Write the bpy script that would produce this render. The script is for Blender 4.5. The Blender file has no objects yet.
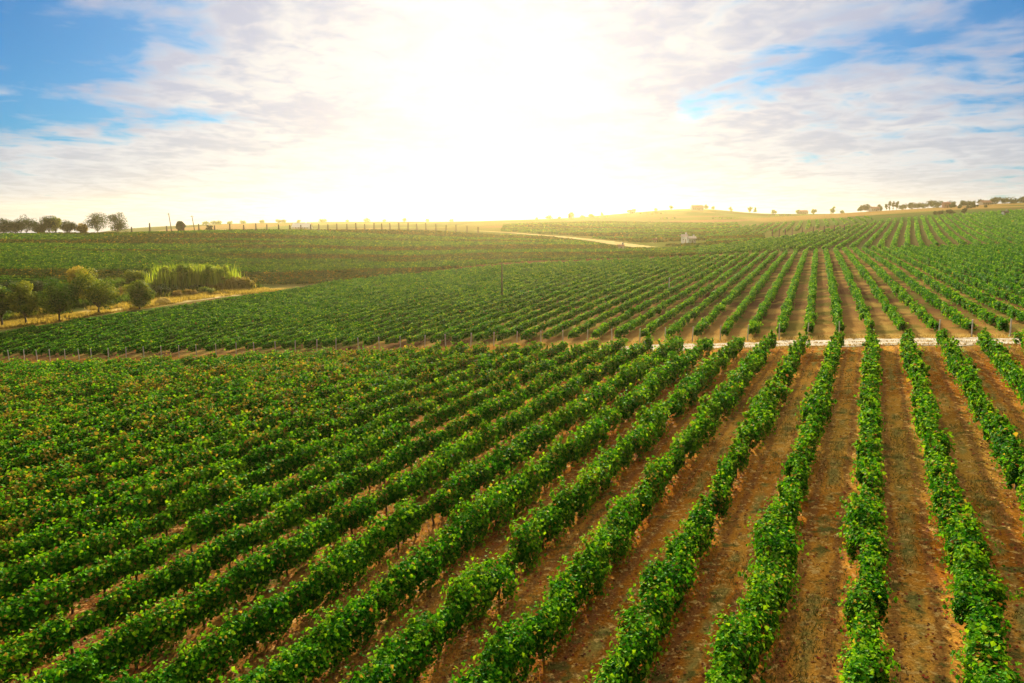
import bpy, bmesh, math, random
import numpy as np
R = math.radians
rng = np.random.default_rng(7)
random.seed(7)
sc = bpy.context.scene
COL = sc.collection

# ------------------------------------------------------------------ camera
F, CX, CY = 740.0, 512.0, 341.5
VH = 222.0
PITCH = math.atan((CY - VH) / F)
H = 10.7
cd = bpy.data.cameras.new('camera'); cam = bpy.data.objects.new('camera', cd); COL.objects.link(cam)
cam.location = (0, 0, H); cam.rotation_euler = (math.pi / 2 - PITCH, 0, 0)
cd.sensor_width = 36.0; cd.lens = 36.0 * F / 1024.0; cd.clip_start = 0.1; cd.clip_end = 20000
sc.camera = cam

# ------------------------------------------------------------------ light
SUN_EL, SUN_AZ = R(17.0), R(-0.8)          # azimuth measured from +Y towards +X
SUN = (math.sin(SUN_AZ) * math.cos(SUN_EL), math.cos(SUN_AZ) * math.cos(SUN_EL), math.sin(SUN_EL))
sl = bpy.data.lights.new('sun', 'SUN'); so = bpy.data.objects.new('sun', sl); COL.objects.link(so)
sl.energy = 5.0; sl.angle = R(2.0); sl.color = (1.0, 0.90, 0.70)
so.rotation_euler = (math.pi / 2 - SUN_EL, 0, math.pi - SUN_AZ)
so.location = (0, 0, 60)
sc.view_settings.view_transform = 'Standard'; sc.view_settings.look = 'None'
sc.view_settings.exposure = 1.34; sc.view_settings.gamma = 1.0; sc.view_settings.use_curve_mapping = False
sc.render.engine = 'CYCLES'
cy = sc.cycles
cy.max_bounces = 4; cy.diffuse_bounces = 1; cy.glossy_bounces = 1; cy.transmission_bounces = 2
cy.volume_bounces = 0; cy.transparent_max_bounces = 8
cy.use_denoising = True; cy.sample_clamp_indirect = 4.0
cy.caustics_reflective = False; cy.caustics_refractive = False


class NT:
    """small helper to write node trees as expressions"""
    def __init__(s, tree): s.t = tree; tree.nodes.clear()
    def n(s, typ, **kw):
        nd = s.t.nodes.new(typ)
        for k, v in kw.items():
            if k.startswith('i_'):
                key = k[2:]; key = int(key) if key.isdigit() else key.replace('_', ' ')
                s.put(nd.inputs[key], v)
            else: setattr(nd, k, v)
        return nd
    def put(s, sock, v):
        if isinstance(v, bpy.types.NodeSocket): s.t.links.new(v, sock)
        else: sock.default_value = v
    def m(s, op, a, b=0.0, c=0.0, clamp=False):
        nd = s.t.nodes.new('ShaderNodeMath'); nd.operation = op; nd.use_clamp = clamp
        for i, v in enumerate((a, b, c)): s.put(nd.inputs[i], v)
        return nd.outputs[0]
    def v(s, op, a, b=(0, 0, 0)):
        nd = s.t.nodes.new('ShaderNodeVectorMath'); nd.operation = op
        s.put(nd.inputs[0], a); s.put(nd.inputs[1], b)
        return nd.outputs['Value'] if op in ('DOT_PRODUCT', 'LENGTH') else nd.outputs[0]
    def ss(s, x, lo, hi, a=0.0, b=1.0):
        nd = s.t.nodes.new('ShaderNodeMapRange'); nd.interpolation_type = 'SMOOTHSTEP'
        for i, v in enumerate((x, lo, hi, a, b)): s.put(nd.inputs[i], v)
        return nd.outputs[0]
    def mix(s, f, a, b, mode='MIX'):
        nd = s.t.nodes.new('ShaderNodeMix'); nd.data_type = 'RGBA'; nd.blend_type = mode
        s.put(nd.inputs[0], f); s.put(nd.inputs[6], a); s.put(nd.inputs[7], b)
        return nd.outputs[2]
    def noise(s, vec, scale, detail=4, rough=.55, dist=0.0):
        nd = s.n('ShaderNodeTexNoise'); s.put(nd.inputs['Vector'], vec)
        nd.inputs['Scale'].default_value = scale; nd.inputs['Detail'].default_value = detail
        nd.inputs['Roughness'].default_value = rough; nd.inputs['Distortion'].default_value = dist
        return nd.outputs[0]


def rgb(r, g, b): return (r, g, b, 1.0)

# ------------------------------------------------------------------ sky
world = bpy.data.worlds.new('World'); sc.world = world; world.use_nodes = True
w = NT(world.node_tree)
tc = w.n('ShaderNodeTexCoord').outputs['Generated']
D = w.v('NORMALIZE', tc)
sep = w.n('ShaderNodeSeparateXYZ'); w.put(sep.inputs[0], D)
dx, dy, dz = sep.outputs
cosa = w.v('DOT_PRODUCT', D, SUN)
BR = (math.sin(SUN_AZ) * math.cos(R(11)), math.cos(SUN_AZ) * math.cos(R(11)), math.sin(R(11)))      # centre of the sun glow painted into the sky, set below the sun
ang = w.m('ARCCOSINE', w.m('MINIMUM', w.v('DOT_PRODUCT', D, BR), 0.99999))
den = w.m('ADD', w.m('MAXIMUM', dz, 0.0), 0.10)
cmb = w.n('ShaderNodeCombineXYZ')
w.put(cmb.inputs[0], w.m('MULTIPLY', w.m('DIVIDE', dx, den), -1.0)); w.put(cmb.inputs[1], w.m('DIVIDE', dy, den)); cmb.inputs[2].default_value = 0.4
P = cmb.outputs[0]
Pw = w.v('MULTIPLY', P, (1.0, 0.9, 1.0))
n1 = w.noise(Pw, 0.8, 5, .5, .6)
n2 = w.noise(w.v('ADD', Pw, (5.3, 1.7, 0)), 2.1, 6, .52, .8)
n3 = w.noise(w.v('ADD', Pw, (1.3, 8.7, 0)), 7.5, 4, .5, .5)
sky = w.n('ShaderNodeTexSky', sky_type='NISHITA', sun_disc=False, sun_elevation=SUN_EL, sun_rotation=SUN_AZ,
          altitude=100.0, air_density=1.0, dust_density=0.6, ozone_density=2.0)
blue = w.mix(1.0, sky.outputs[0], rgb(0.02, 0.95, 1.90), 'MULTIPLY')
bg_blue = w.n('ShaderNodeBackground'); w.put(bg_blue.inputs[0], blue); bg_blue.inputs[1].default_value = 0.018
# how open the cloud deck is: closed near the sun and towards the horizon
azd = w.m('ABSOLUTE', w.m('SUBTRACT', w.m('ARCTAN2', dx, dy), SUN_AZ))
open_ = w.m('ADD', w.m('MULTIPLY', w.m('SUBTRACT', n1, .5), 2.6), w.m('ADD', w.m('MULTIPLY', w.m('SUBTRACT', n2, .5), 1.3), w.m('MULTIPLY', w.m('SUBTRACT', n3, .5), .55)))
open_ = w.m('ADD', open_, w.m('MULTIPLY', w.m('SUBTRACT', w.m('MINIMUM', azd, .62), 0.43), 2.2))
open_ = w.m('ADD', open_, w.m('MULTIPLY', w.m('SUBTRACT', w.m('MINIMUM', dz, .30), 0.185), 4.2))
bluef = w.m('MULTIPLY', w.m('MULTIPLY', w.ss(open_, -0.16, 0.34), w.ss(cosa, .15, .45)), w.ss(dz, .55, .36))
# cloud colour
shade = w.m('ADD', w.m('MULTIPLY', n2, .6), w.m('MULTIPLY', n3, .4))
ccol = w.mix(w.ss(shade, .38, .62), rgb(.50, .59, .82), rgb(.86, .90, .96))
hz = w.ss(dz, 0.02, 0.17)
low = w.mix(w.ss(shade, .35, .62), rgb(.54, .64, .78), rgb(.74, .83, .96))
ccol = w.mix(hz, low, ccol)
ccol = w.mix(w.ss(dz, .32, .5), ccol, rgb(.78, .74, .66))
ccol = w.mix(w.ss(cosa, .35, -.1), ccol, rgb(.70, .68, .64))
dim = w.ss(cosa, -0.6, 0.85, 0.12, 1.0)  # sky away from the sun dimmed to deepen contrast on the land
bg_cl = w.n('ShaderNodeBackground'); w.put(bg_cl.inputs[0], ccol); w.put(bg_cl.inputs[1], w.m('MULTIPLY', w.m('MULTIPLY', dim, .31), w.ss(dz, .34, .62, 1.0, 3.3)))  # unseen overhead cloud brightened as added fill for the ground
mx = w.n('ShaderNodeMixShader'); w.put(mx.inputs[0], bluef); w.put(mx.inputs[1], bg_cl.outputs[0]); w.put(mx.inputs[2], bg_blue.outputs[0])
a2 = w.m('MULTIPLY', ang, ang)
g1 = w.m('MULTIPLY', w.m('EXPONENT', w.m('MULTIPLY', a2, -1 / (2 * .12 ** 2))), .04)
g2 = w.m('MULTIPLY', w.m('EXPONENT', w.m('MULTIPLY', a2, -1 / (2 * .28 ** 2))), 0.03)
bg_g1 = w.n('ShaderNodeBackground'); bg_g1.inputs[0].default_value = rgb(1, .95, .85); w.put(bg_g1.inputs[1], g1)
bg_g2 = w.n('ShaderNodeBackground'); bg_g2.inputs[0].default_value = rgb(.95, .88, .95); w.put(bg_g2.inputs[1], g2)
ad = w.n('ShaderNodeAddShader'); w.put(ad.inputs[0], mx.outputs[0]); w.put(ad.inputs[1], bg_g1.outputs[0])
ad2 = w.n('ShaderNodeAddShader'); w.put(ad2.inputs[0], ad.outputs[0]); w.put(ad2.inputs[1], bg_g2.outputs[0])
out = w.n('ShaderNodeOutputWorld'); w.put(out.inputs[0], ad2.outputs[0])

# ------------------------------------------------------------------ geometry of the view (to survey the land from the photograph)
CP, SP = math.cos(PITCH), math.sin(PITCH)
def ray(u, v):
    x = (u - CX) / F; y = (CY - v) / F
    return np.array([x, CP + y * SP, -SP + y * CP])
def project(p):
    p = np.asarray(p, float); dzz = p[..., 2] - H
    dep = p[..., 1] * CP - dzz * SP; up = p[..., 1] * SP + dzz * CP
    dep = np.where(dep < .1, .1, dep)
    return CX + F * p[..., 0] / dep, CY - F * up / dep, dep
def z_of(Y, v): return H - Y * math.tan(PITCH + math.atan((v - CY) / F))

# near field: one tilted plane through the ground under the camera
r1, r2 = ray(875, 213), ray(100, 213 + .075 * 775)
A_, B_ = np.linalg.solve(np.array([[r1[0], r1[1]], [r2[0], r2[1]]]), np.array([r1[2], r2[2]]))
def on_plane(u, v):
    r = ray(u, v); t = -H / (r[2] - A_ * r[0] - B_ * r[1]); return np.array([r[0] * t, r[1] * t])
LINE = np.array(sorted([on_plane(u, v).tolist() for u, v in ((1005, 336), (872, 337.5), (672, 343), (498, 346.5), (264, 354), (100, 360), (0, 363))]))
LX = np.concatenate([[LINE[0, 0] - 80], LINE[:, 0], [LINE[-1, 0] + 80]])
LY = np.concatenate([[LINE[0, 1] + 10], LINE[:, 1], [LINE[-1, 1] - 6]])
LY = np.convolve(np.pad(LY, 1, 'edge'), [.25, .5, .25], 'valid')
def line_y(x): return np.interp(x, LX, LY)

def pchip(x, y, q):
    x, y = np.asarray(x, float), np.asarray(y, float); h = np.diff(x); d = np.diff(y) / h
    m = np.zeros(len(x)); m[0], m[-1] = d[0], d[-1]
    for i in range(1, len(x) - 1):
        if d[i - 1] * d[i] > 0:
            w1, w2 = 2 * h[i] + h[i - 1], h[i] + 2 * h[i - 1]
            m[i] = (w1 + w2) / (w1 / d[i - 1] + w2 / d[i])
    i = np.clip(np.searchsorted(x, q) - 1, 0, len(h) - 1); t = (q - x[i]) / h[i]
    return (y[i] * (1 + 2 * t) * (1 - t) ** 2 + h[i] * m[i] * t * (1 - t) ** 2 + y[i + 1] * t * t * (3 - 2 * t) + h[i] * m[i + 1] * t * t * (t - 1))

COLS = {
 -230: [(118, 336), (126, 330), (150, 300), (210, 268), (280, 248), (350, 236), (430, 238), (800, 241)],
 0: [(115, 331), (122, 325), (150, 293), (210, 263), (280, 245.5), (350, 234.5), (430, 236), (800, 240)],
 130: [(128, 313), (140, 305), (165, 288), (215, 264), (280, 247), (350, 233.5), (430, 235), (800, 236), (1200, 228)],
 256: [(165, 291), (180, 285), (205, 272), (250, 255), (310, 240), (360, 231), (450, 232), (800, 228), (1200, 223)],
 400: [(190, 276), (220, 265), (270, 252), (330, 240), (400, 229.5), (500, 230), (800, 226), (1200, 221.5)],
 512: [(200, 266), (230, 259), (280, 249), (360, 239), (480, 231.5), (650, 225), (1000, 220)],
 640: [(210, 260), (250, 253), (310, 246), (400, 238), (600, 228), (850, 221), (1200, 212)],
 700: [(130, 285), (215, 257), (260, 251), (320, 243), (450, 234), (650, 227), (850, 219), (1200, 208)],
 760: [(130, 279), (215, 254), (280, 245), (350, 238), (450, 231), (650, 223), (850, 218), (1150, 214)],
 880: [(128, 272), (210, 250), (290, 238), (400, 227), (520, 218), (700, 213), (900, 211)],
 1024: [(128, 270), (210, 247), (300, 231), (400, 220), (500, 211), (650, 205.5), (800, 202.5)],
 1250: [(128, 268), (210, 243), (300, 227), (400, 215), (500, 206), (650, 201), (800, 198)],
}
YG = np.geomspace(30, 2600, 420); UG = np.linspace(-230, 1250, 371); AG = (UG - CX) / F * CP
tab = []
for u, an in COLS.items():
    a = (u - CX) / F * CP; sl_ = A_ * a + B_
    yb = 60.0
    for _ in range(20): yb = float(line_y(a * yb))
    ys = [20, 40, yb * .75, yb]; zs = [sl_ * y for y in ys]
    for (Y, v) in an: ys.append(Y); zs.append(z_of(Y, v))
    yl, zl = ys[-1], zs[-1]
    slope = (zl - H) / yl
    for Y in (1600, 2600): ys.append(Y); zs.append(H + (slope - .012 - (.006 if Y > 2000 else 0)) * Y)
    tab.append(pchip(ys, zs, YG))
tab = np.array(tab); ucols = np.array(list(COLS.keys()), float)
TAB = np.array([pchip(ucols, tab[:, j], UG) for j in range(len(YG))])       # [Y, a]
ker = np.exp(-np.arange(-14, 15) ** 2 / (2 * 5.0 ** 2)); ker /= ker.sum()
TAB = np.array([np.convolve(np.pad(r_, 14, mode='reflect', reflect_type='odd'), ker, 'valid') for r_ in TAB])
k2 = np.exp(-np.arange(-6, 7) ** 2 / (2 * 2.0 ** 2)); k2 /= k2.sum()
TAB = np.array([np.convolve(np.pad(c_, 6, mode='reflect', reflect_type='odd'), k2, 'valid') for c_ in TAB.T]).T
LYG = np.log(YG)
def ground(x, y):
    x = np.asarray(x, float); y = np.asarray(y, float)
    yy = np.clip(y, YG[0], YG[-1]); a = np.clip(x / yy, AG[0], AG[-1])
    fi = (np.log(yy) - LYG[0]) / (LYG[1] - LYG[0]); i = np.clip(fi.astype(int), 0, len(YG) - 2); fi = fi - i
    fj = (a - AG[0]) / (AG[1] - AG[0]); j = np.clip(fj.astype(int), 0, len(AG) - 2); fj = fj - j
    z = (TAB[i, j] * (1 - fi) * (1 - fj) + TAB[i + 1, j] * fi * (1 - fj) + TAB[i, j + 1] * (1 - fi) * fj + TAB[i + 1, j + 1] * fi * fj)
    zp = A_ * np.clip(x, -75, 75) + B_ * y
    t = np.clip((y - 40) / 12, 0, 1); t = t * t * (3 - 2 * t)
    return zp * (1 - t) + z * t
def at(u, v, y0=20.0):
    """the point of the land seen at a pixel of the photograph"""
    r = ray(u, v); ys = np.geomspace(y0, 2400, 6000); t = ys / r[1]
    zz = H + r[2] * t; g = ground(r[0] * t, ys); hit = np.nonzero(zz <= g)[0]
    i = hit[0] if len(hit) else len(ys) - 1
    return np.array([r[0] * t[i], ys[i], g[i]])
def at_y(u, Y):
    x = (u - CX) / F * (Y * CP); 
    for _ in range(3):
        z = float(ground(x, Y)); x = (u - CX) / F * (Y * CP - (z - H) * SP)
    return np.array([x, Y, float(ground(x, Y))])

# ------------------------------------------------------------------ value noise for colours
_tab = rng.random((256, 256))
def vnoise(x, y, s):
    x = np.asarray(x) / s + 57.3; y = np.asarray(y) / s + 91.7
    i, j = np.floor(x).astype(int), np.floor(y).astype(int); fx, fy = x - i, y - j
    fx, fy = fx * fx * (3 - 2 * fx), fy * fy * (3 - 2 * fy); g = lambda a, b: _tab[a % 256, b % 256]
    return (g(i, j) * (1 - fx) + g(i + 1, j) * fx) * (1 - fy) + (g(i, j + 1) * (1 - fx) + g(i + 1, j + 1) * fx) * fy
def fbm(x, y, s): return (vnoise(x, y, s) * .55 + vnoise(x, y, s * .43) * .3 + vnoise(x, y, s * .19) * .15)
def sst(x, a, b): t = np.clip((np.asarray(x, float) - a) / (b - a), 0, 1); return t * t * (3 - 2 * t)

# ------------------------------------------------------------------ mesh builder
def raw_mesh(name, verts, faces_idx, sizes, mats, mat_idx=None, cols=None, smooth=False):
    """verts (n,3); faces_idx flat; sizes per face; cols per face rgb"""
    me = bpy.data.meshes.new(name); verts = np.asarray(verts, np.float32)
    me.vertices.add(len(verts)); me.vertices.foreach_set('co', verts.ravel())
    sizes = np.asarray(sizes, np.int32); me.loops.add(int(sizes.sum())); me.loops.foreach_set('vertex_index', np.asarray(faces_idx, np.int32).ravel())
    me.polygons.add(len(sizes)); st = np.zeros(len(sizes), np.int32); st[1:] = np.cumsum(sizes)[:-1]
    me.polygons.foreach_set('loop_start', st)
    for m in mats: me.materials.append(m)
    if mat_idx is not None: me.polygons.foreach_set('material_index', np.asarray(mat_idx, np.int32))
    me.polygons.foreach_set('use_smooth', np.full(len(sizes), smooth))
    if cols is not None:
        at_ = me.attributes.new('tint', 'FLOAT_COLOR', 'FACE')
        c4 = np.ones((len(sizes), 4), np.float32); c4[:, :3] = cols; at_.data.foreach_set('color', c4.ravel())
    me.update(calc_edges=True); return me
def link(name, data, parent=None, **props):
    o = bpy.data.objects.new(name, data); COL.objects.link(o)
    if parent is not None: o.parent = parent
    for k, v in props.items(): o[k] = v
    return o
def thing(name, loc, label, cat, group=None, rz=0.0):
    o = bpy.data.objects.new(name, None); COL.objects.link(o); o.location = loc; o.rotation_euler = (0, 0, rz)
    o.empty_display_size = .3
    o['label'] = label; o['category'] = cat
    if group: o['group'] = group
    return o

class MB:
    """collects boxes, tubes and quads into one mesh"""
    def __init__(s): s.v = []; s.f = []; s.z = []; s.c = []; s.n = 0
    def add(s, vs, fs, c=(1, 1, 1)):
        s.v.extend([tuple(map(float, q)) for q in vs])
        for f in fs: s.f.extend([i + s.n for i in f]); s.z.append(len(f)); s.c.append(c)
        s.n += len(vs)
    def box(s, x0, x1, y0, y1, z0, z1, c=(1, 1, 1)):
        vs = [(x0, y0, z0), (x1, y0, z0), (x1, y1, z0), (x0, y1, z0), (x0, y0, z1), (x1, y0, z1), (x1, y1, z1), (x0, y1, z1)]
        s.add(vs, [(0, 3, 2, 1), (4, 5, 6, 7), (0, 1, 5, 4), (1, 2, 6, 5), (2, 3, 7, 6), (3, 0, 4, 7)], c)
    def tube(s, pts, rad, k=6, c=(1, 1, 1)):
        pts = [np.array(p, float) for p in pts]; vs = []; fs = []
        for i, p in enumerate(pts):
            d = pts[min(i + 1, len(pts) - 1)] - pts[max(i - 1, 0)]; d /= max(np.linalg.norm(d), 1e-9)
            a = np.cross(d, (0, 0, 1) if abs(d[2]) < .9 else (1, 0, 0)); a /= np.linalg.norm(a); b = np.cross(d, a)
            for q in range(k):
                th = 2 * math.pi * q / k; vs.append(p + rad[i] * (math.cos(th) * a + math.sin(th) * b))
        for i in range(len(pts) - 1):
            for q in range(k):
                q2 = (q + 1) % k; fs.append((i * k + q, i * k + q2, (i + 1) * k + q2, (i + 1) * k + q))
        fs.append(tuple(range(k - 1, -1, -1))); fs.append(tuple((len(pts) - 1) * k + q for q in range(k)))
        s.add(vs, fs, c)
    def mesh(s, name, mat, smooth=False): return raw_mesh(name, s.v, s.f, s.z, [mat], cols=np.array(s.c), smooth=smooth)
    def build(s, name, mat, parent=None, smooth=False, **p): return link(name, s.mesh(name, mat, smooth), parent, **p)

# ------------------------------------------------------------------ materials
def new_mat(name):
    m = bpy.data.materials.new(name); m.use_nodes = True; return m, NT(m.node_tree)
def leaf_material(name, transl=.32, warm=(1.35, 1.15, .45), rough=.6, spec=.02):
    m, t = new_mat(name)
    c = t.n('ShaderNodeAttribute', attribute_name='tint').outputs['Color']
    pos = t.n('ShaderNodeNewGeometry').outputs['Position']
    nz = t.noise(pos, 9.0, 3)
    c = t.mix(1.0, c, t.mix(nz, rgb(.65, .65, .65), rgb(1.3, 1.3, 1.3)), 'MULTIPLY')
    p = t.n('ShaderNodeBsdfPrincipled', i_Roughness=rough); t.put(p.inputs['Base Color'], c); p.inputs['Specular IOR Level'].default_value = spec
    tr = t.n('ShaderNodeBsdfTranslucent'); t.put(tr.inputs[0], t.mix(1.0, c, rgb(*warm), 'MULTIPLY'))
    mx = t.n('ShaderNodeMixShader'); mx.inputs[0].default_value = transl
    t.put(mx.inputs[1], p.outputs[0]); t.put(mx.inputs[2], tr.outputs[0])
    t.put(t.n('ShaderNodeOutputMaterial').inputs[0], mx.outputs[0]); return m
def plain(name, scale=6.0, lo=.7, hi=1.2, rough=.8, bump=.2, spec=.3, stretch=(1, 1, 1)):
    """colour from the face attribute, weathered with noise"""
    m, t = new_mat(name)
    c = t.n('ShaderNodeAttribute', attribute_name='tint').outputs['Color']
    co = t.v('MULTIPLY', t.n('ShaderNodeTexCoord').outputs['Object'], stretch)
    nz = t.noise(co, scale, 5, .6)
    c = t.mix(1.0, c, t.mix(nz, rgb(lo, lo, lo), rgb(hi, hi, hi)), 'MULTIPLY')
    p = t.n('ShaderNodeBsdfPrincipled', i_Roughness=rough); t.put(p.inputs['Base Color'], c); p.inputs['Specular IOR Level'].default_value = spec
    if bump:
        b = t.n('ShaderNodeBump'); b.inputs['Strength'].default_value = bump; b.inputs['Distance'].default_value = .03
        t.put(b.inputs['Height'], nz); t.put(p.inputs['Normal'], b.outputs[0])
    t.put(t.n('ShaderNodeOutputMaterial').inputs[0], p.outputs[0]); return m
M_LEAF = leaf_material('vine_leaf', .34)
M_TREE = leaf_material('tree_leaf', .22, (1.3, 1.1, .5))
M_CANE = leaf_material('cane_leaf', .5, (1.3, 1.15, .5))
M_GRASS = leaf_material('dry_grass_blade', .3, (1.2, 1.1, .6))
M_BARK = plain('bark', 14, .6, 1.3, .9, .5, .2, (1, 1, .25))
M_WOOD = plain('weathered_wood', 10, .6, 1.2, .85, .3, .2, (1, 1, .12))
M_CONC = plain('pale_concrete', 12, .8, 1.1, .8, .2)
M_WALL = plain('plaster', 1.2, .85, 1.08, .85, .1)
M_ROOF = plain('roof_tile', 3.0, .65, 1.2, .8, .4, .3, (4, 1, 1))
M_GLASS = plain('window_glass', 2, .9, 1.1, .15, 0, .6)
M_HOSE = plain('black_hose', 5, .8, 1.1, .5, 0)
M_GRAVEL = None

# ------------------------------------------------------------------ fields: rows
TH1 = math.atan2(ray(875, 213)[0], ray(875, 213)[1])
TH2 = math.atan2(ray(818, 226)[0], ray(818, 226)[1])
TH3 = R(27.5)
S1 = 2.5
n_1 = np.array([math.cos(TH1), -math.sin(TH1)]); d_1 = np.array([math.sin(TH1), math.cos(TH1)])
O0 = float(on_plane(871, 346) @ n_1)

# ------------------------------------------------------------------ ground colours
def u_of(x, y): return CX + F * (x / np.maximum(y, 1)) / CP
STRIP = np.array([at(u, v)[:2] for u, v in ((0, 330), (40, 325), (90, 317), (140, 309), (200, 300), (240, 295), (285, 291))])
UTOP = np.array([-230, 0, 130, 256, 400, 512, 640, 760, 880, 1024, 1250.])
YTOP = np.array([112, 111, 124, 160, 186, 196, 206, 208, 213, 213, 213.])
def ytop(x, y): return np.interp(u_of(x, y), UTOP, YTOP)
def land_colour(x, y):
    n = x.shape; u = u_of(x, y)
    big = fbm(x, y, 30.0); sm = fbm(x, y, 7.0); med = fbm(x + 300, y, 90.0)
    mixc = lambda a, b, t: a * (1 - t[..., None]) + b * t[..., None]
    C = lambda *c: np.broadcast_to(np.array(c, float), n + (3,))
    ly = line_y(x); yt = ytop(x, y)
    soil = mixc(C(.27, .095, .010), C(.54, .26, .040), sst(sm, .35, .65))
    soil = mixc(soil, C(.13, .12, .022), sst(big, .48, .68) * .6)
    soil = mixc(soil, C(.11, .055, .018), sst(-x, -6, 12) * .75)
    out_ = soil
    mid = mixc(C(.085, .044, .022), C(.16, .090, .036), sst(sm, .4, .65))
    mid = mixc(mid, C(.30, .165, .045), sst(y, ly + 26, ly + 2) * sst(x, -5, 18) * .9)
    mid = mixc(mid, C(.10, .10, .022), sst(fbm(x, y + 33, 4.0), .50, .62) * .75); mid = mixc(mid, C(.34, .22, .06), sst(fbm(x + 71, y, 3.0), .55, .66) * .6)
    out_ = mixc(out_, mid, sst(y, ly + .2, ly + 1.8))
    verge = mixc(C(.34, .20, .05), C(.42, .30, .09), sm)
    out_ = mixc(out_, verge, sst(y, ly - 6.0, ly - 4.5) * sst(y, ly + 3.0, ly + 1.2) * sst(x, -8, 10) * .8)
    hill = mixc(C(.085, .075, .022), C(.055, .085, .02), sst(med, .40, .62))
    hill = mixc(hill, C(.13, .085, .035), sst(fbm(x * .25, y, 26), .55, .72))
    hill = mixc(hill, C(.05, .095, .018), sst(u, 330, 60) * .6)
    centre = mixc(C(.10, .12, .022), C(.15, .13, .03), sst(fbm(x * .35, y * .6, 60), .42, .58)); centre = mixc(centre, C(.20, .11, .045), sst(fbm(x * .3 + 90, y * .5, 55), .56, .66))
    right = mixc(C(.10, .085, .030), C(.06, .10, .022), sst(med, .42, .6))
    far = mixc(hill, centre, sst(u, 360, 520)); far = mixc(far, right, sst(u, 720, 830))
    band = sst(y, 196, 202) * sst(y, 236, 226) * sst(u, 380, 470) * sst(u, 800, 690)
    far = mixc(far, C(.15, .075, .035), band * .9)
    cu = sst(u, 440, 500) * sst(u, 780, 720); hz = sst(y, 520 + 380 * cu, 640 + 400 * cu)
    fr = mixc(C(.23, .145, .045), C(.11, .14, .025), sst(fbm(x * .5, y * .3, 70), .42, .58))
    fr = mixc(fr, C(.07, .085, .02), sst(fbm(x, y * .5, 120), .5, .58))
    fr = mixc(fr, C(.36, .30, .07), sst(np.hypot((u - 690) / 30, (y - 1150) / 90), 1.1, .7))
    far = mixc(far, fr, hz * sst(u, 130, 180))
    far = mixc(far, C(.42, .29, .11), sst(y, 352, 366) * sst(y, 420, 400) * sst(u, 170, 120) * .9)
    mask = sst(y, yt + 1.0, yt + 3.5)
    out_ = mixc(out_, far, mask)
    # dry yellow grass beside the gully
    p = STRIP; sx, sy = p[:, 0], p[:, 1]
    dmin = np.full(n, 1e9); side = np.zeros(n)
    for i in range(len(p) - 1):
        a, b = p[i], p[i + 1]; ab = b - a; L2 = ab @ ab
        t = np.clip(((x - a[0]) * ab[0] + (y - a[1]) * ab[1]) / L2, 0, 1)
        ex, ey = x - a[0] - t * ab[0], y - a[1] - t * ab[1]; d = np.hypot(ex, ey)
        sg = np.sign(ab[0] * ey - ab[1] * ex); upd = d < dmin
        dmin = np.where(upd, d, dmin); side = np.where(upd, sg, side)
    sd = dmin * side
    wid = 9 + 6 * (sm - .5)
    g = sst(sd, -1.0, .5) * sst(sd, wid + 2, wid - 3) * sst(u, 300, 270)
    dry = mixc(C(.52, .33, .07), C(.62, .45, .15), sst(sm, .35, .65)); dry = mixc(dry, C(.30, .22, .05), sst(big, .5, .7) * .6)
    out_ = mixc(out_, dry, g)
    gul = sst(sd, wid - 2, wid + 2) * sst(sd, 42, 25) * sst(u, 300, 235)
    out_ = mixc(out_, mixc(C(.07, .085, .016), C(.035, .065, .010), sst(big, .4, .6)), gul * .9)
    return out_

NX, NY = 420, 760
ysr = np.concatenate([np.linspace(-40, 8, 24)[:-1], np.geomspace(8, 2500, NY - 23)])
tx = np.linspace(-1, 1, NX)
GX = tx[None, :] * (np.maximum(45, .86 * np.maximum(ysr, 0) + 25))[:, None]; GY = np.repeat(ysr[:, None], NX, 1)
GZ = ground(GX, GY)
gv = np.stack([GX, GY, GZ], -1).reshape(-1, 3)
ii = (np.arange(NY - 1)[:, None] * NX + np.arange(NX - 1)[None, :]).ravel()
gf = np.stack([ii, ii + 1, ii + NX + 1, ii + NX], -1)
m, t = new_mat('vineyard_soil')
c = t.n('ShaderNodeAttribute', attribute_name='land').outputs['Color']
pos = t.n('ShaderNodeNewGeometry').outputs['Position']
off = t.m('DIVIDE', t.m('SUBTRACT', t.v('DOT_PRODUCT', pos, (n_1[0], n_1[1], 0)), O0), S1)
fr_ = t.m('ABSOLUTE', t.m('SUBTRACT', t.m('FRACT', t.m('ADD', off, 500.0)), .5))      # .5 under the vines, 0 mid alley
wob = t.m('MULTIPLY', t.m('SUBTRACT', t.noise(pos, .8, 3), .5), .22)
fr2 = t.m('ADD', fr_, wob)
nearf = t.n('ShaderNodeAttribute', attribute_name='near').outputs['Fac']
na = t.noise(pos, 3.5, 6, .65); nb = t.noise(pos, 14.0, 5, .65); nc = t.noise(pos, .55, 4, .6); nd_ = t.noise(pos, 45.0, 4, .7)
c = t.mix(t.m('MULTIPLY', nearf, t.m('MULTIPLY', t.ss(fr2, .12, .02), t.ss(nc, .42, .6))), c, rgb(.22, .18, .045))       # grassy middle of the alley
c = t.mix(t.m('MULTIPLY', nearf, t.m('MULTIPLY', t.ss(t.m('ABSOLUTE', t.m('SUBTRACT', fr2, .2)), .09, .02), .6)), c, rgb(.15, .066, .028))   # wheel ruts
c = t.mix(t.m('MULTIPLY', nearf, t.m('MULTIPLY', t.ss(fr2, .28, .42), t.ss(na, .45, .6))), c, rgb(.24, .075, .02))       # reddish bare soil by the vines
c = t.mix(t.m('MULTIPLY', nearf, t.m('MULTIPLY', t.ss(na, .54, .64), .85)), c, rgb(.50, .32, .10))                # straw
c = t.mix(t.m('MULTIPLY', nearf, t.m('MULTIPLY', t.ss(t.noise(t.v('ADD', pos, (31, 7, 0)), 1.4, 5, .62), .55, .66), .8)), c, rgb(.07, .085, .02))   # weeds
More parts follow.
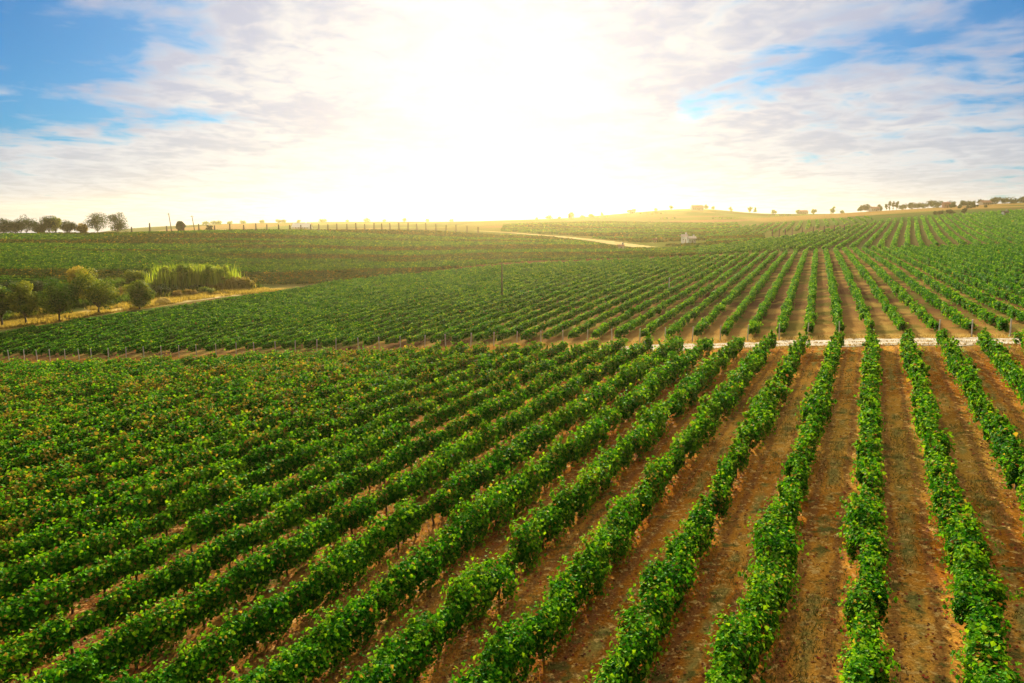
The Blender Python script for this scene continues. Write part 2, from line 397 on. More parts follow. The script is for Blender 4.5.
var = t.m('ADD', t.m('MULTIPLY', nb, .55), t.m('MULTIPLY', nd_, .45))
c = t.mix(1.0, c, t.mix(t.ss(var, .3, .7), rgb(.38, .36, .34), rgb(1.55, 1.5, 1.45)), 'MULTIPLY')
p = t.n('ShaderNodeBsdfPrincipled', i_Roughness=.95); t.put(p.inputs['Base Color'], c); p.inputs['Specular IOR Level'].default_value = 0.0
b = t.n('ShaderNodeBump'); b.inputs['Strength'].default_value = .6; b.inputs['Distance'].default_value = .08
t.put(b.inputs['Height'], t.m('ADD', t.m('MULTIPLY', na, .6), t.m('MULTIPLY', nb, .4))); t.put(p.inputs['Normal'], b.outputs[0])
t.put(t.n('ShaderNodeOutputMaterial').inputs[0], p.outputs[0])
M_SOIL = m
gme = raw_mesh('ground', gv, gf.ravel(), np.full(len(gf), 4), [M_SOIL], smooth=True)
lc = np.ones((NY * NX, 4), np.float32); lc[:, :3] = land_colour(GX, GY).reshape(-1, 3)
a_ = gme.attributes.new('land', 'FLOAT_COLOR', 'POINT'); a_.data.foreach_set('color', lc.ravel())
nr = (sst(GY, line_y(GX) - 1, line_y(GX) - 5)).astype(np.float32).ravel()
a_ = gme.attributes.new('near', 'FLOAT', 'POINT'); a_.data.foreach_set('value', nr)
link('ground', gme, kind='structure')

# white gravel track along the head of the near rows
def ribbon(name, pts, half, mat, lift, nacross=8, step=.5, rag=.0):
    pts = np.array(pts, float); seg = np.hypot(*np.diff(pts, axis=0).T); L = np.concatenate([[0], np.cumsum(seg)])
    s = np.arange(0, L[-1], step); px = np.interp(s, L, pts[:, 0]); py = np.interp(s, L, pts[:, 1])
    tx_, ty_ = np.gradient(px), np.gradient(py); q = np.hypot(tx_, ty_); tx_, ty_ = tx_ / q, ty_ / q
    hw = (half if np.ndim(half) == 0 else np.interp(s, L, half)) * np.ones_like(s)
    cs = np.linspace(-1, 1, nacross + 1)
    e1 = 1 + rag * (vnoise(s, s * 0, 1.3) - .5) * 2; e2 = 1 + rag * (vnoise(s, s * 0 + 40, 1.3) - .5) * 2
    wv = np.where(cs[None] < 0, cs[None] * e1[:, None], cs[None] * e2[:, None]) * hw[:, None]
    X = px[:, None] - ty_[:, None] * wv; Y = py[:, None] + tx_[:, None] * wv
    Z = ground(X, Y) + lift
    v = np.stack([X, Y, Z], -1).reshape(-1, 3); n = nacross + 1
    i = (np.arange(len(s) - 1)[:, None] * n + np.arange(nacross)[None]).ravel()
    f = np.stack([i, i + n, i + n + 1, i + 1], -1)
    return link(name, raw_mesh(name, v, f.ravel(), np.full(len(f), 4), [mat], smooth=True), kind='structure')
def earth(name, lo, hi, sc_, rough=.95):
    m, t = new_mat(name); pos = t.n('ShaderNodeNewGeometry').outputs['Position']
    c = t.mix(t.ss(t.noise(pos, sc_, 6, .65), .35, .65), lo, hi)
    c = t.mix(1.0, c, t.mix(t.noise(pos, sc_ * 9, 4, .7), rgb(.6, .6, .6), rgb(1.3, 1.3, 1.3)), 'MULTIPLY')
    p = t.n('ShaderNodeBsdfPrincipled', i_Roughness=rough); t.put(p.inputs['Base Color'], c); p.inputs['Specular IOR Level'].default_value = 0.0
    t.put(t.n('ShaderNodeOutputMaterial').inputs[0], p.outputs[0]); return m
M_GRAVEL = earth('white_gravel', rgb(.36, .29, .19), rgb(.60, .52, .39), 1.2)
M_PALE = earth('pale_dust', rgb(.40, .29, .11), rgb(.56, .44, .20), .5)
xs = np.linspace(on_plane(600, 348)[0], 75, 40)
ribbon('gravel_track', [(x, float(line_y(x)) - 2.9) for x in xs], np.interp(xs, [xs[0], xs[0] + 6, 75], [.5, 1.6, 2.1]), M_GRAVEL, .03, rag=.5)
pp = [at(u, v) for u, v in ((476, 231), (512, 233.0), (560, 236.8), (600, 241), (636, 246.2), (650, 248.0))]
ribbon('dirt_track', [q[:2] for q in pp], [3, 3, 4, 5, 5, 4], M_PALE, .12, step=1.5, rag=.2)
pp = [at(u, v) for u, v in ((2, 327.5), (60, 320), (105, 313.5), (150, 306.5), (200, 300.5), (236, 295.5))]
ribbon('dirt_path', [(q[0], q[1] + 1.5) for q in pp], 1.1, M_PALE, .05, step=1.0, rag=.4)

# ------------------------------------------------------------------ vine rows
GREENS = np.array([(.006, .066, .002), (.022, .160, .004), (.095, .305, .006), (.26, .47, .010)])
def visible_span(px, py, mu=300, mv=320):
    z = ground(px, py); u, v, d = project(np.stack([px, py, z + .8], -1))
    ok = (py > 6) & (u > -mu) & (u < 1024 + mu) & (v < 683 + mv)
    idx = np.nonzero(ok)[0]
    return (idx[0], idx[-1] + 1) if len(idx) > 5 else None
LOD = [(0, 1900, .084), (24, 1250, .100), (36, 560, .140), (52, 330, .175), (75, 270, .175), (110, 170, .22), (170, 95, .29), (260, 42, .44), (380, 16, .78), (600, 6, 1.3)]
def row_foliage(px, py, hw=.47, ztop=1.55, zbot=.45, plant=1.15, yellow=.03, brown=.015, tone=1.0, dens_k=1.0, lod_shift=1.0, gaps=.03, patch=False):
    """leaves and the leafy core of one trained row along the polyline px,py"""
    pz = ground(px, py); L = np.concatenate([[0], np.cumsum(np.hypot(np.diff(px), np.diff(py)))]); T = L[-1]
    dist = np.sqrt(px ** 2 + py ** 2 + (pz - H) ** 2)
    lo = np.array([l[0] for l in LOD]); 
    den_s = np.interp(dist * lod_shift, lo, [l[1] for l in LOD]) * dens_k
    cum = np.concatenate([[0], np.cumsum(.5 * (den_s[1:] + den_s[:-1]) * np.diff(L))])
    n = int(cum[-1])
    s = np.interp(rng.random(n) * cum[-1], cum, L)
    nsh = max(1, int(T / plant * 2.2)); sid = rng.integers(0, nsh, n); q_ = rng.random(n); ss0 = (rng.random(nsh) * T)[sid]; sdr = rng.uniform(-.3, .3, nsh)[sid]
    sh = (rng.random(n) < .085) & (np.interp(ss0, L, dist) < 75); s = np.where(sh, np.clip(ss0 + sdr * q_, 0, T), s)
    npl = int(T / plant) + 3
    pw = rng.uniform(.62, 1.32, npl); ph = rng.uniform(.74, 1.24, npl); pt = rng.uniform(.0, 1.0, npl); pyl = rng.random(npl)
    miss = rng.random(npl) < gaps; pw[miss] *= .45; ph[miss] *= .55
    pho = rng.uniform(-.16, .16, npl)
    ps = np.clip((np.arange(npl) + .5) * plant, 0, T); pxx, pyy = np.interp(ps, L, px), np.interp(ps, L, py)
    vig = .80 + .42 * sst(fbm(pxx + 11, pyy, 9.0), .32, .66); pw *= vig; ph *= .6 + .4 * vig; pyl = np.clip(pyl * (1.55 - .55 * vig) + .3 * sst(fbm(pxx, pyy + 70, 7.0), .55, .7), 0, 1.2)
    sp = s / plant + .25 * np.sin(s * 1.9); k = np.clip(sp.astype(int), 0, npl - 1); f = sp - np.floor(sp)
    blob = .56 + .50 * np.sqrt(np.clip(1 - (2 * f - 1) ** 2, 0, 1))
    W = hw * pw[k] * blob; zc = (ztop + zbot) / 2; hh = (ztop - zbot) / 2 * ph[k] * (.80 + .22 * blob)
    phi = rng.uniform(-.9, math.pi + .9, n)
    rr = 1 - np.abs(rng.normal(0, .22, n)); out_ = rng.random(n) < .10; rr = np.where(out_, rng.uniform(1.0, 1.55, n), rr)
    x = np.interp(s, L, px); y = np.interp(s, L, py); z = np.interp(s, L, pz); dd = np.interp(s, L, dist)
    tx_ = np.interp(s, L, np.gradient(px)); ty_ = np.interp(s, L, np.gradient(py)); q = np.hypot(tx_, ty_); tx_, ty_ = tx_ / q, ty_ / q
    sl0 = rng.uniform(.2, .8, nsh)[sid]; sph = rng.uniform(.25, math.pi - .25, nsh)[sid]
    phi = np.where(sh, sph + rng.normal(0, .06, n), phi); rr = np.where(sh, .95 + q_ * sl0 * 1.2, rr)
    cphi, sphi = np.cos(phi), np.sin(phi)
    cw = np.sign(cphi) * np.abs(cphi) ** .8; sw = np.sign(sphi) * np.abs(sphi) ** .8
    o = W * rr * cw + pho[k] + .05 * np.sin(s * .7); h = zc + hh * rr * sw
    h = np.maximum(h, .12)
    P = np.stack([x + ty_ * o, y - tx_ * o, z + h], -1)
    N = np.stack([ty_ * cphi, -tx_ * cphi, sphi + .35], -1) + rng.normal(0, 1, (n, 3)) * np.interp(dd, [40, 120], [.55, .28])[:, None]
    N /= np.linalg.norm(N, axis=1)[:, None]
    T1 = np.cross(N, rng.normal(0, 1, (n, 3))); T1 /= np.linalg.norm(T1, axis=1)[:, None] + 1e-9
    T1[:, 2] -= .25; T2 = np.cross(N, T1)
    size = np.interp(dd * lod_shift, lo, [l[2] for l in LOD]) * rng.uniform(.65, 1.25, n)
    a = size[:, None] * T1; b = size[:, None] * T2; c = (size * .18)[:, None] * N
    V = np.stack([P - .5 * a, P - .1 * a + .5 * b + c, P + .55 * a - .5 * c, P - .1 * a - .5 * b + c], 1).reshape(-1, 3)
    # colour
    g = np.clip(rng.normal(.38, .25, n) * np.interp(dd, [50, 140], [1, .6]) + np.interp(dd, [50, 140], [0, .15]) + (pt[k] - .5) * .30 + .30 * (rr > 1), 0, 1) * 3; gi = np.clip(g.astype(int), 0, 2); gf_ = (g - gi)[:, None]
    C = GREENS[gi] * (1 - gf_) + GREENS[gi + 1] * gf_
    C = C * tone
    if patch:
        pq = sst(fbm(x * .22 + 40, y, 16), .38, .60)[:, None]; C = C * (pq * np.array((1.0, 1.15, .9)) + (1 - pq) * np.array((1.05, .50, .8)))
    yl = yellow * (.25 + 2.6 * pyl[k] ** 2) * np.interp(dd, [55, 130], [1, .2])
    r_ = rng.random(n); C[r_ < yl] = np.array((.42, .30, .04)) * rng.uniform(.6, 1.2, (int((r_ < yl).sum()), 1))
    r_ = rng.random(n); mk = r_ < brown * (.3 + 2 * pyl[k]); C[mk] = np.array((.26, .10, .03)) * rng.uniform(.6, 1.3, (int(mk.sum()), 1))
    mk = rng.random(n) < np.interp(dd, [40, 110], [.10, .02]); C[mk] = C[mk] * .4 + np.array((.12, .19, .02)) * .6
    # inner core of canes and leaves
    step = np.interp(dist.min() * lod_shift, [0, 60, 150, 400], [.35, .6, 1.5, 5]); cs = np.arange(0, T, step); m_ = len(cs)
    cx, cy_, cz = np.interp(cs, L, px), np.interp(cs, L, py), np.interp(cs, L, pz)
    ctx, cty = np.interp(cs, L, np.gradient(px)), np.interp(cs, L, np.gradient(py)); q = np.hypot(ctx, cty); ctx, cty = ctx / q, cty / q
    kk = np.clip((cs / plant + .25 * np.sin(cs * 1.9)).astype(int), 0, npl - 1)
    kn = 6; th = np.arange(kn) / kn * 2 * math.pi
    rj = rng.uniform(.75, 1.1, (m_, kn)) * .60
    off_ = hw * pw[kk][:, None] * .9 * np.cos(th)[None] * rj + pho[kk][:, None]; hg = zc + (ztop - zbot) / 2 * ph[kk][:, None] * np.sin(th)[None] * rj
    CV = np.stack([cx[:, None] + cty[:, None] * off_, cy_[:, None] - ctx[:, None] * off_, cz[:, None] + hg], -1).reshape(-1, 3)
    i0 = (np.arange(m_ - 1)[:, None] * kn + np.arange(kn)[None]); i1 = (np.arange(m_ - 1)[:, None] * kn + (np.arange(kn)[None] + 1) % kn)
    CF = np.stack([i0, i1, i1 + kn, i0 + kn], -1).reshape(-1, 4) + 4 * n
    CCt = np.tile(GREENS[1] * tone, (len(CF), 1)) * rng.uniform(.6, 1.2, (len(CF), 1))
    LF = np.arange(4 * n).reshape(-1, 4)
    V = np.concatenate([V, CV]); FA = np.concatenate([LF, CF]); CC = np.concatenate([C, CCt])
    return V, FA, CC
ORD = ['zeroth', 'first', 'second', 'third', 'fourth', 'fifth', 'sixth', 'seventh', 'eighth', 'ninth', 'tenth', 'eleventh', 'twelfth', 'thirteenth',
       'fourteenth', 'fifteenth', 'sixteenth', 'seventeenth', 'eighteenth', 'nineteenth']
TENS = {2: 'twent', 3: 'thirt', 4: 'fort', 5: 'fift', 6: 'sixt', 7: 'sevent', 8: 'eight', 9: 'ninet'}
def ordinal(n):
    if n < 20: return ORD[n]
    if n >= 100: return 'one hundred ' + ('and ' + ordinal(n - 100) if n > 100 else '').strip() if n > 100 else 'hundredth'
    return TENS[n // 10] + ('ieth' if n % 10 == 0 else 'y ' + ORD[n % 10])
def add_row(px, py, label, group, near=False, **kw):
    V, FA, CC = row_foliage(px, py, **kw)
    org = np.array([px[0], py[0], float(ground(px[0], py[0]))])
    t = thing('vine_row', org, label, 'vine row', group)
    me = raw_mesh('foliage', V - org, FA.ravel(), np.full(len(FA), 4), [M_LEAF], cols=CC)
    link('foliage', me, t); return t, org

# a vine stem and a hose for rows close enough to show them
def stem_mesh(seed):
    r = random.Random(seed); m = MB(); x = y = 0; pts = []; rad = []
    for i in range(6):
        pts.append((x, y, -.05 + i * .17)); rad.append(.045 - .004 * i); x += r.uniform(-.035, .035); y += r.uniform(-.035, .035)
    m.tube(pts, rad, 5, (.10, .06, .035))
    top = pts[-1]
    for sgn in (-1, 1): m.tube([top, (top[0] + sgn * .03, top[1] + sgn * .25, .95), (top[0], top[1] + sgn * .5, 1.0)], [.025, .02, .014], 4, (.12, .07, .04))
    return m.mesh('trunk', M_BARK)
STEMS = [stem_mesh(s) for s in range(5)]

rows1 = []
for k in range(-14, 62):
    o = O0 - k * S1; s = np.arange(-60, 260, .5)
    x = o * n_1[0] + s * d_1[0]; y = o * n_1[1] + s * d_1[1]
    end = line_y(x) - 5.7 + .5 * math.sin(k * 2.3); ok = y < end
    x, y = x[ok], y[ok]
    if len(x) < 10: continue
    vs = visible_span(x, y)
    if vs is None: continue
    rows1.append((k, x[vs[0]:vs[1]], y[vs[0]:vs[1]]))
N1 = {'leaves': 0}
for k, x, y in rows1:
    left = sst(float(np.mean(x)), 0, -22)
    if k == 0: lab = 'leafy green vine row running straight up to the white track'
    elif k < 0: lab = 'leafy green vine row, %s right of the upright row before the white track' % ordinal(-k)
    else: lab = '%s near vine row with %s leaves, %s left of the upright row' % ('leafy' if k < 6 else 'dense', 'few yellow' if k < 8 else 'many yellow', ordinal(k))
    t_, org = add_row(x, y, lab, 'vine rows this side of the white track', hw=.37 if k < 4 else .41, ztop=1.25, zbot=.24 if k < 4 else .14,
                      yellow=.03 + .15 * float(left), brown=.008 + .016 * float(left), gaps=.03 + .05 * float(left))
    # hose and stems where the camera is near
    zz = ground(x, y); d = np.hypot(x, y); nearm = d < 36
    if nearm.sum() > 6:
        hx, hy, hz_ = x[nearm][::2], y[nearm][::2], zz[nearm][::2]
        m = MB(); m.tube([(a - org[0], b - org[1], c_ - org[2] + .42 + .04 * math.sin(i * 1.3)) for i, (a, b, c_) in enumerate(zip(hx, hy, hz_))], [.012] * len(hx), 4, (.02, .02, .02))
        m.build('irrigation_hose', M_HOSE, t_)
        ss_ = np.arange(0, len(hx) * 1.0, 1.15)
        for q, s_ in enumerate(ss_[:60]):
            a = np.interp(s_, np.arange(len(hx)), hx); b = np.interp(s_, np.arange(len(hx)), hy)
            so_ = link('trunk', STEMS[(q * 3 + k) % 5], t_); so_.location = (a - org[0], b - org[1], float(ground(a, b)) - org[2]); so_.rotation_euler = (0, 0, -TH1 + rng.uniform(-.3, .3))

# rows beyond the track
d_2 = np.array([math.sin(TH2), math.cos(TH2)])
starts2 = []
for k in range(-24, 90):
    o = O0 - k * S1; s = np.arange(-200, 400, .1); x = o * n_1[0] + s * d_1[0]; y = o * n_1[1] + s * d_1[1]
    i = int(np.argmin(np.abs(y - line_y(x)))); starts2.append((k, x[i], y[i]))
vis2 = []
for k, x0, y0 in starts2:
    s = np.arange(1.6, 260, .8); x = x0 + s * d_2[0]; y = y0 + s * d_2[1]
    ok = y < ytop(x, y) + .0; 
    if not ok.any(): continue
    e = np.argmin(ok) if not ok.all() else len(ok)
    x, y = x[:e], y[:e]
    if len(x) < 8: continue
    vs = visible_span(x, y, 40)
    if vs is None: continue
    vis2.append((k, x0, y0, x[vs[0]:vs[1]], y[vs[0]:vs[1]]))
for k, x0, y0, x, y in vis2:
    if k == 0: lab = 'green vine row beyond the white track, straight on from the upright near row'
    elif k < 0: lab = 'dark green vine row beyond the white track, %s right of the upright row' % ordinal(-k)
    else: lab = '%s vine row beyond the post line, %s left of the upright row' % ('sunlit green' if k < 25 else 'dense green', ordinal(k))
    add_row(x, y, lab, 'vine rows beyond the white track', hw=.29, ztop=.98, zbot=.2, yellow=.012, brown=.002, tone=1.0)

# white end posts at the foot of those rows
pm = MB(); pm.tube([(0, 0, -.3), (0, 0, .6), (.0, .0, 1.4)], [.055, .052, .048], 8, (.50, .47, .40)); pm.tube([(0, 0, 1.4), (0, 0, 1.44)], [.056, .04], 8, (.62, .58, .50))
POST = pm.mesh('trellis_post', M_CONC)
pcount = 0
for k, x0, y0, x, y in [(k, x0, y0, x, y) for k, x0, y0 in starts2 for (x, y) in [(0, 0)]]:
    u, v, _ = project(np.array([x0, y0, float(ground(x0, y0))]))
    if not (-10 < u < 1034): continue
    if k in (0, -1): continue
    side = ('%s right' % ordinal(-k)) if k < 0 else ('%s left' % ordinal(k))
    o = link('trellis_post', POST, None, label='white end post behind the track, %s of the upright vine row' % side, category='post', group='white trellis end posts')
    jx = rng.uniform(-.15, .15); o.location = (x0 + jx, y0 + .1, float(ground(x0 + jx, y0 + .1))); o.rotation_euler = (rng.uniform(-.05, .05), rng.uniform(-.05, .05), 0)

# far rising field on the right
def field_rows(yaw, spacing, inside, label, group, orange, step=2.0, **kw):
    nrm = np.array([math.cos(yaw), -math.sin(yaw)]); dr = np.array([math.sin(yaw), math.cos(yaw)]); cnt = 0; res = []
    for o in np.arange(orange[0], orange[1], spacing):
        s = np.arange(-500, 900, step); x = o * nrm[0] + s * dr[0]; y = o * nrm[1] + s * dr[1]
        ok = (y > 60) & inside(x, np.maximum(y, 1)); u, v, _ = project(np.stack([x, y, ground(x, y)], -1)); ok &= (u > -40) & (u < 1064)
        idx = np.nonzero(ok)[0]
        if len(idx) < 6: continue
        brk = np.nonzero(np.diff(idx) > 1)[0]; runs = np.split(idx, brk + 1)
        for run in runs:
            if len(run) < 9: continue
            wig = .8 * np.sin(s[run] * .013 + 1.0)
            res.append((x[run] + nrm[0] * wig, y[run] + nrm[1] * wig))
    for i, (x, y) in enumerate(res): add_row(x, y, label(i + 1, len(res)), group, **kw)
    return len(res)
TRK = np.array([at(u, v)[:2] for u, v in ((470, 230.7), (512, 233.0), (560, 236.8), (600, 241), (636, 246.2), (650, 248.0))])
def off_track(x, y, r):
    d = np.full(np.shape(x), 1e9)
    for a, b in zip(TRK[:-1], TRK[1:]):
        ab = b - a; t = np.clip(((x - a[0]) * ab[0] + (y - a[1]) * ab[1]) / (ab @ ab), 0, 1); d = np.minimum(d, np.hypot(x - a[0] - t * ab[0], y - a[1] - t * ab[1]))
    return d > r
U3 = [690, 740, 790, 880, 1024, 1100]; Y3 = [262, 300, 340, 470, 500, 500]
nf3 = field_rows(TH3, 3.7, lambda x, y: (y > 219) & (u_of(x, y) > 700) & (y < np.interp(u_of(x, y), U3, Y3)),
           lambda i, n: 'thin distant vine row on the rising right field, %s from its sunlit side' % ordinal(i),
           'vine rows on the far rising field', (-160, 140), hw=.42, ztop=1.05, zbot=.15, yellow=.01, brown=.0, tone=1.0, dens_k=1.2)
# hillside on the left
US = [-50, 0, 60, 130, 240, 262, 400, 480, 520, 700, 730, 780]; YS = [155, 155, 158, 162, 190, 164, 190, 206, 214, 222, 280, 325]
nf5 = field_rows(R(95), 4.4, lambda x, y: off_track(x, y, 11) & (y > np.interp(u_of(x, y), US, YS)) & (u_of(x, y) < 765) & ~((u_of(x, y) > 668) & (u_of(x, y) < 706) & (y > 306) & (y < 345)) & (y < 344 + .12 * np.clip(u_of(x, y) - 100, 0, 400)),
           lambda i, n: 'low dark vine row crossing the left hillside, %s down from its crest' % ordinal(i),
           'vine rows across the left hillside', (-460, -40), hw=.55, ztop=.8, zbot=.1, yellow=.004, brown=.002, tone=np.array((1.05,.72,.9)), dens_k=.7, patch=True)

nf6 = field_rows(R(70), 11.0, lambda x, y: off_track(x, y, 13) & (y > np.interp(u_of(x, y), [470, 560, 640, 700, 760], [440, 420, 405, 410, 400])) & (u_of(x, y) > 500) & (u_of(x, y) < 740) & (y < np.interp(u_of(x, y), [500, 600, 740], [640, 820, 700])),
           lambda i, n: 'faint olive vine row on the hazy far slope, %s from its top' % ordinal(i),
           'vine rows on the far central slope', (-800, -60), hw=.8, ztop=1.0, zbot=.1, yellow=.005, brown=.0, tone=np.array((1.1, .8, .9)), dens_k=1.3, patch=True, step=4.0)
nf7 = field_rows(R(22), 5.5, lambda x, y: (y > np.interp(u_of(x, y), [700, 760, 860], [400, 385, 470])) & (u_of(x, y) > 705) & (u_of(x, y) < 870) & (y < np.interp(u_of(x, y), [700, 870], [600, 560])),
           lambda i, n: 'thin vine row behind the dark far posts, %s from the hazy side' % ordinal(i),
           'vine rows of the striped far field', (-120, 120), hw=.5, ztop=1.0, zbot=.1, yellow=.02, brown=.0, tone=np.array((1.0, .9, .9)), dens_k=1.3, step=4.0)
# ------------------------------------------------------------------ leaf litter and weeds on the near soil
def scatter_near(n, x0=-30, x1=60):
    y = 11 + 50 * rng.random(n) ** 1.6; x = (rng.random(n) * 2 - 1) * (.74 * y + 3); return x, y
n = 60000; x, y = scatter_near(n)
o = (x * n_1[0] + y * n_1[1] - O0) / S1; fr = np.abs(o - np.round(o)) * S1
keep = (y < line_y(x) - 4) & (rng.random(n) < np.interp(fr, [0, .5, .9, 1.25], [.9, 1, .45, .25])); x, y = x[keep], y[keep]; n = len(x)
P = np.stack([x, y, ground(x, y) + rng.uniform(.01, .05, n)], -1)
N = rng.normal(0, .35, (n, 3)); N[:, 2] = 1; N /= np.linalg.norm(N, axis=1)[:, None]
T1 = np.cross(N, rng.normal(0, 1, (n, 3))); T1 /= np.linalg.norm(T1, axis=1)[:, None]; T2 = np.cross(N, T1)
sz = (rng.uniform(.05, .11, n) * np.interp(y, [10, 60], [.9, 1.6]))[:, None]
V = np.stack([P - .5 * sz * T1, P + .45 * sz * T2, P + .5 * sz * T1, P - .45 * sz * T2], 1).reshape(-1, 3)
pal = np.array([(.34, .06, .025), (.30, .12, .035), (.34, .19, .06), (.20, .06, .03), (.26, .15, .05)]); C = pal[rng.integers(0, 5, n)] * rng.uniform(.6, 1.15, (n, 1))
link('leaf_litter', raw_mesh('leaf_litter', V, np.arange(4 * n), np.full(n, 4), [M_GRASS], cols=C), kind='stuff')
def blades(name, x, y, h, wd, cols, mat=M_GRASS, lean=.5):
    n = len(x); z = ground(x, y); P = np.stack([x, y, z - .01], -1)
    a = rng.uniform(0, 2 * math.pi, n); D_ = np.stack([np.cos(a), np.sin(a), 0 * a], -1) * (wd * .5)[:, None]
    b = rng.uniform(0, 2 * math.pi, n); Ld = np.stack([np.cos(b), np.sin(b), 0 * b], -1) * (h * rng.uniform(.1, lean, n))[:, None]
    Z = np.stack([0 * h, 0 * h, h], -1)
    V = np.stack([P - D_, P + D_, P + D_ * .6 + Ld * .4 + Z * .6, P - D_ * .6 + Ld * .4 + Z * .6, P + Ld + Z], 1).reshape(-1, 3)
    i = np.arange(n)[:, None] * 5
    idx = np.concatenate([i + [[0, 1, 2, 3]], i + [[3, 2, 4]]], 1).ravel(); sizes = np.tile([4, 3], n)
    return link(name, raw_mesh(name, V, idx, sizes, [mat], cols=np.repeat(cols, 2, 0)), kind='stuff')
n = 260000; x, y = scatter_near(n)
o = (x * n_1[0] + y * n_1[1] - O0) / S1; fr = np.abs(o - np.round(o)) * S1
dn = sst(fbm(x, y, 2.6), .40, .58) * np.interp(fr, [0, .5, .8, 1.25], [.25, .3, .5, 1.0])
keep = (rng.random(n) < dn) & (y < line_y(x) - 4); x, y = x[keep], y[keep]; n = len(x)
gt = sst(fbm(x + 50, y, 3.5), .45, .6)[:, None] * .8 * rng.random((n, 1))
cols = (np.array((.30, .22, .065)) * (1 - gt) + np.array((.06, .13, .015)) * gt) * rng.uniform(.6, 1.2, (n, 1))
blades('weed_grass', x, y, rng.uniform(.04, .16, n), rng.uniform(.012, .03, n) * np.interp(y, [10, 60], [1, 2.2]), cols, lean=1.2)
# dry grass by the gully and along the track
px = []; py_ = []
for i in range(len(STRIP) - 1):
    a, b = STRIP[i], STRIP[i + 1]; m_ = 5000; t_ = rng.random(m_); q = rng.uniform(.3, 9.5, m_); ab = (b - a) / np.linalg.norm(b - a)
    px.append(a[0] + t_ * (b - a)[0] - ab[1] * q); py_.append(a[1] + t_ * (b - a)[1] + ab[0] * q)
px = np.concatenate(px); py_ = np.concatenate(py_); kp = rng.random(len(px)) < sst(fbm(px, py_, 5), .36, .55); px, py_ = px[kp], py_[kp]; n = len(px)
blades('dry_grass', px, py_, rng.uniform(.25, .7, n), rng.uniform(.10, .22, n), np.array((.55, .37, .09)) * rng.uniform(.55, 1.15, (n, 1)) + np.array((0, .03, 0)))
px = []; py_ = []
for i in range(len(STRIP) - 1):
    a, b = STRIP[i], STRIP[i + 1]; m_ = 6000; t_ = rng.random(m_); q = rng.uniform(8.5, 40, m_); ab = (b - a) / np.linalg.norm(b - a)
    px.append(a[0] + t_ * (b - a)[0] - ab[1] * q); py_.append(a[1] + t_ * (b - a)[1] + ab[0] * q)
px = np.concatenate(px); py_ = np.concatenate(py_); kp = rng.random(len(px)) < sst(fbm(px, py_, 6), .34, .5); px, py_ = px[kp], py_[kp]; n = len(px)
gt = sst(fbm(px + 9, py_, 8), .4, .6)[:, None]
blades('undergrowth', px, py_, rng.uniform(.3, 1.5, n), rng.uniform(.2, .45, n), (np.array((.06, .11, .014)) * gt + np.array((.20, .16, .03)) * (1 - gt)) * rng.uniform(.5, 1.3, (n, 1)), M_CANE)
xx = rng.uniform(-12, 62, 14000); wch = rng.random(14000); off_y = np.where(wch < .4, rng.uniform(-5.2, -4.2, 14000), np.where(wch < .62, rng.normal(-2.9, .16, 14000), rng.uniform(-1.5, 1.2, 14000))); yy = line_y(xx) + off_y
blades('verge_grass', xx, yy, rng.uniform(.05, .2, 14000), rng.uniform(.04, .09, 14000), np.array((.42, .27, .07)) * rng.uniform(.5, 1.2, (14000, 1)))

# ------------------------------------------------------------------ trees
def leaf_cloud(centres, radii, n, size, pal, flat=1.0):
    """small leaf faces spread through clumps; colour differs from clump to clump"""
    cidx = rng.choice(len(centres), n, p=np.array(radii) ** 2 / np.sum(np.array(radii) ** 2))
    d = rng.normal(0, 1, (n, 3)); d /= np.linalg.norm(d, axis=1)[:, None]
    r = np.array(radii)[cidx] * (1 - np.abs(rng.normal(0, .28, n)))
    P = np.array(centres)[cidx] + d * r[:, None] * np.array((1, 1, flat))
    N = d + rng.normal(0, .6, (n, 3)) + np.array((0, 0, .25)); N /= np.linalg.norm(N, axis=1)[:, None]
    T1 = np.cross(N, rng.normal(0, 1, (n, 3))); T1 /= np.linalg.norm(T1, axis=1)[:, None] + 1e-9; T2 = np.cross(N, T1)
    s = (size * rng.uniform(.6, 1.4, n))[:, None]
    V = np.stack([P - .6 * s * T1, P + .45 * s * T2, P + .6 * s * T1, P - .45 * s * T2], 1).reshape(-1, 3)
    pal = np.array(pal); ct = rng.random(len(centres)) * 1.3 - .15; g = np.clip(ct[cidx] + rng.normal(0, .2, n), 0, .999) * (len(pal) - 1)
    gi = g.astype(int); f = (g - gi)[:, None]; C = pal[gi] * (1 - f) + pal[np.minimum(gi + 1, len(pal) - 1)] * f
    return V, C * rng.uniform(.75, 1.25, (n, 1))
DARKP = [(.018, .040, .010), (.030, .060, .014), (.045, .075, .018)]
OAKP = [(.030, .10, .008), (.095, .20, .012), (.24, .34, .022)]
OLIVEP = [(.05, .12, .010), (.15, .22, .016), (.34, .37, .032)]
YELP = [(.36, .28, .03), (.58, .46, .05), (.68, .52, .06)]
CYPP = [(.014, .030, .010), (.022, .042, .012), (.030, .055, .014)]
DRYP = [(.20, .13, .03), (.32, .22, .05), (.42, .30, .07)]
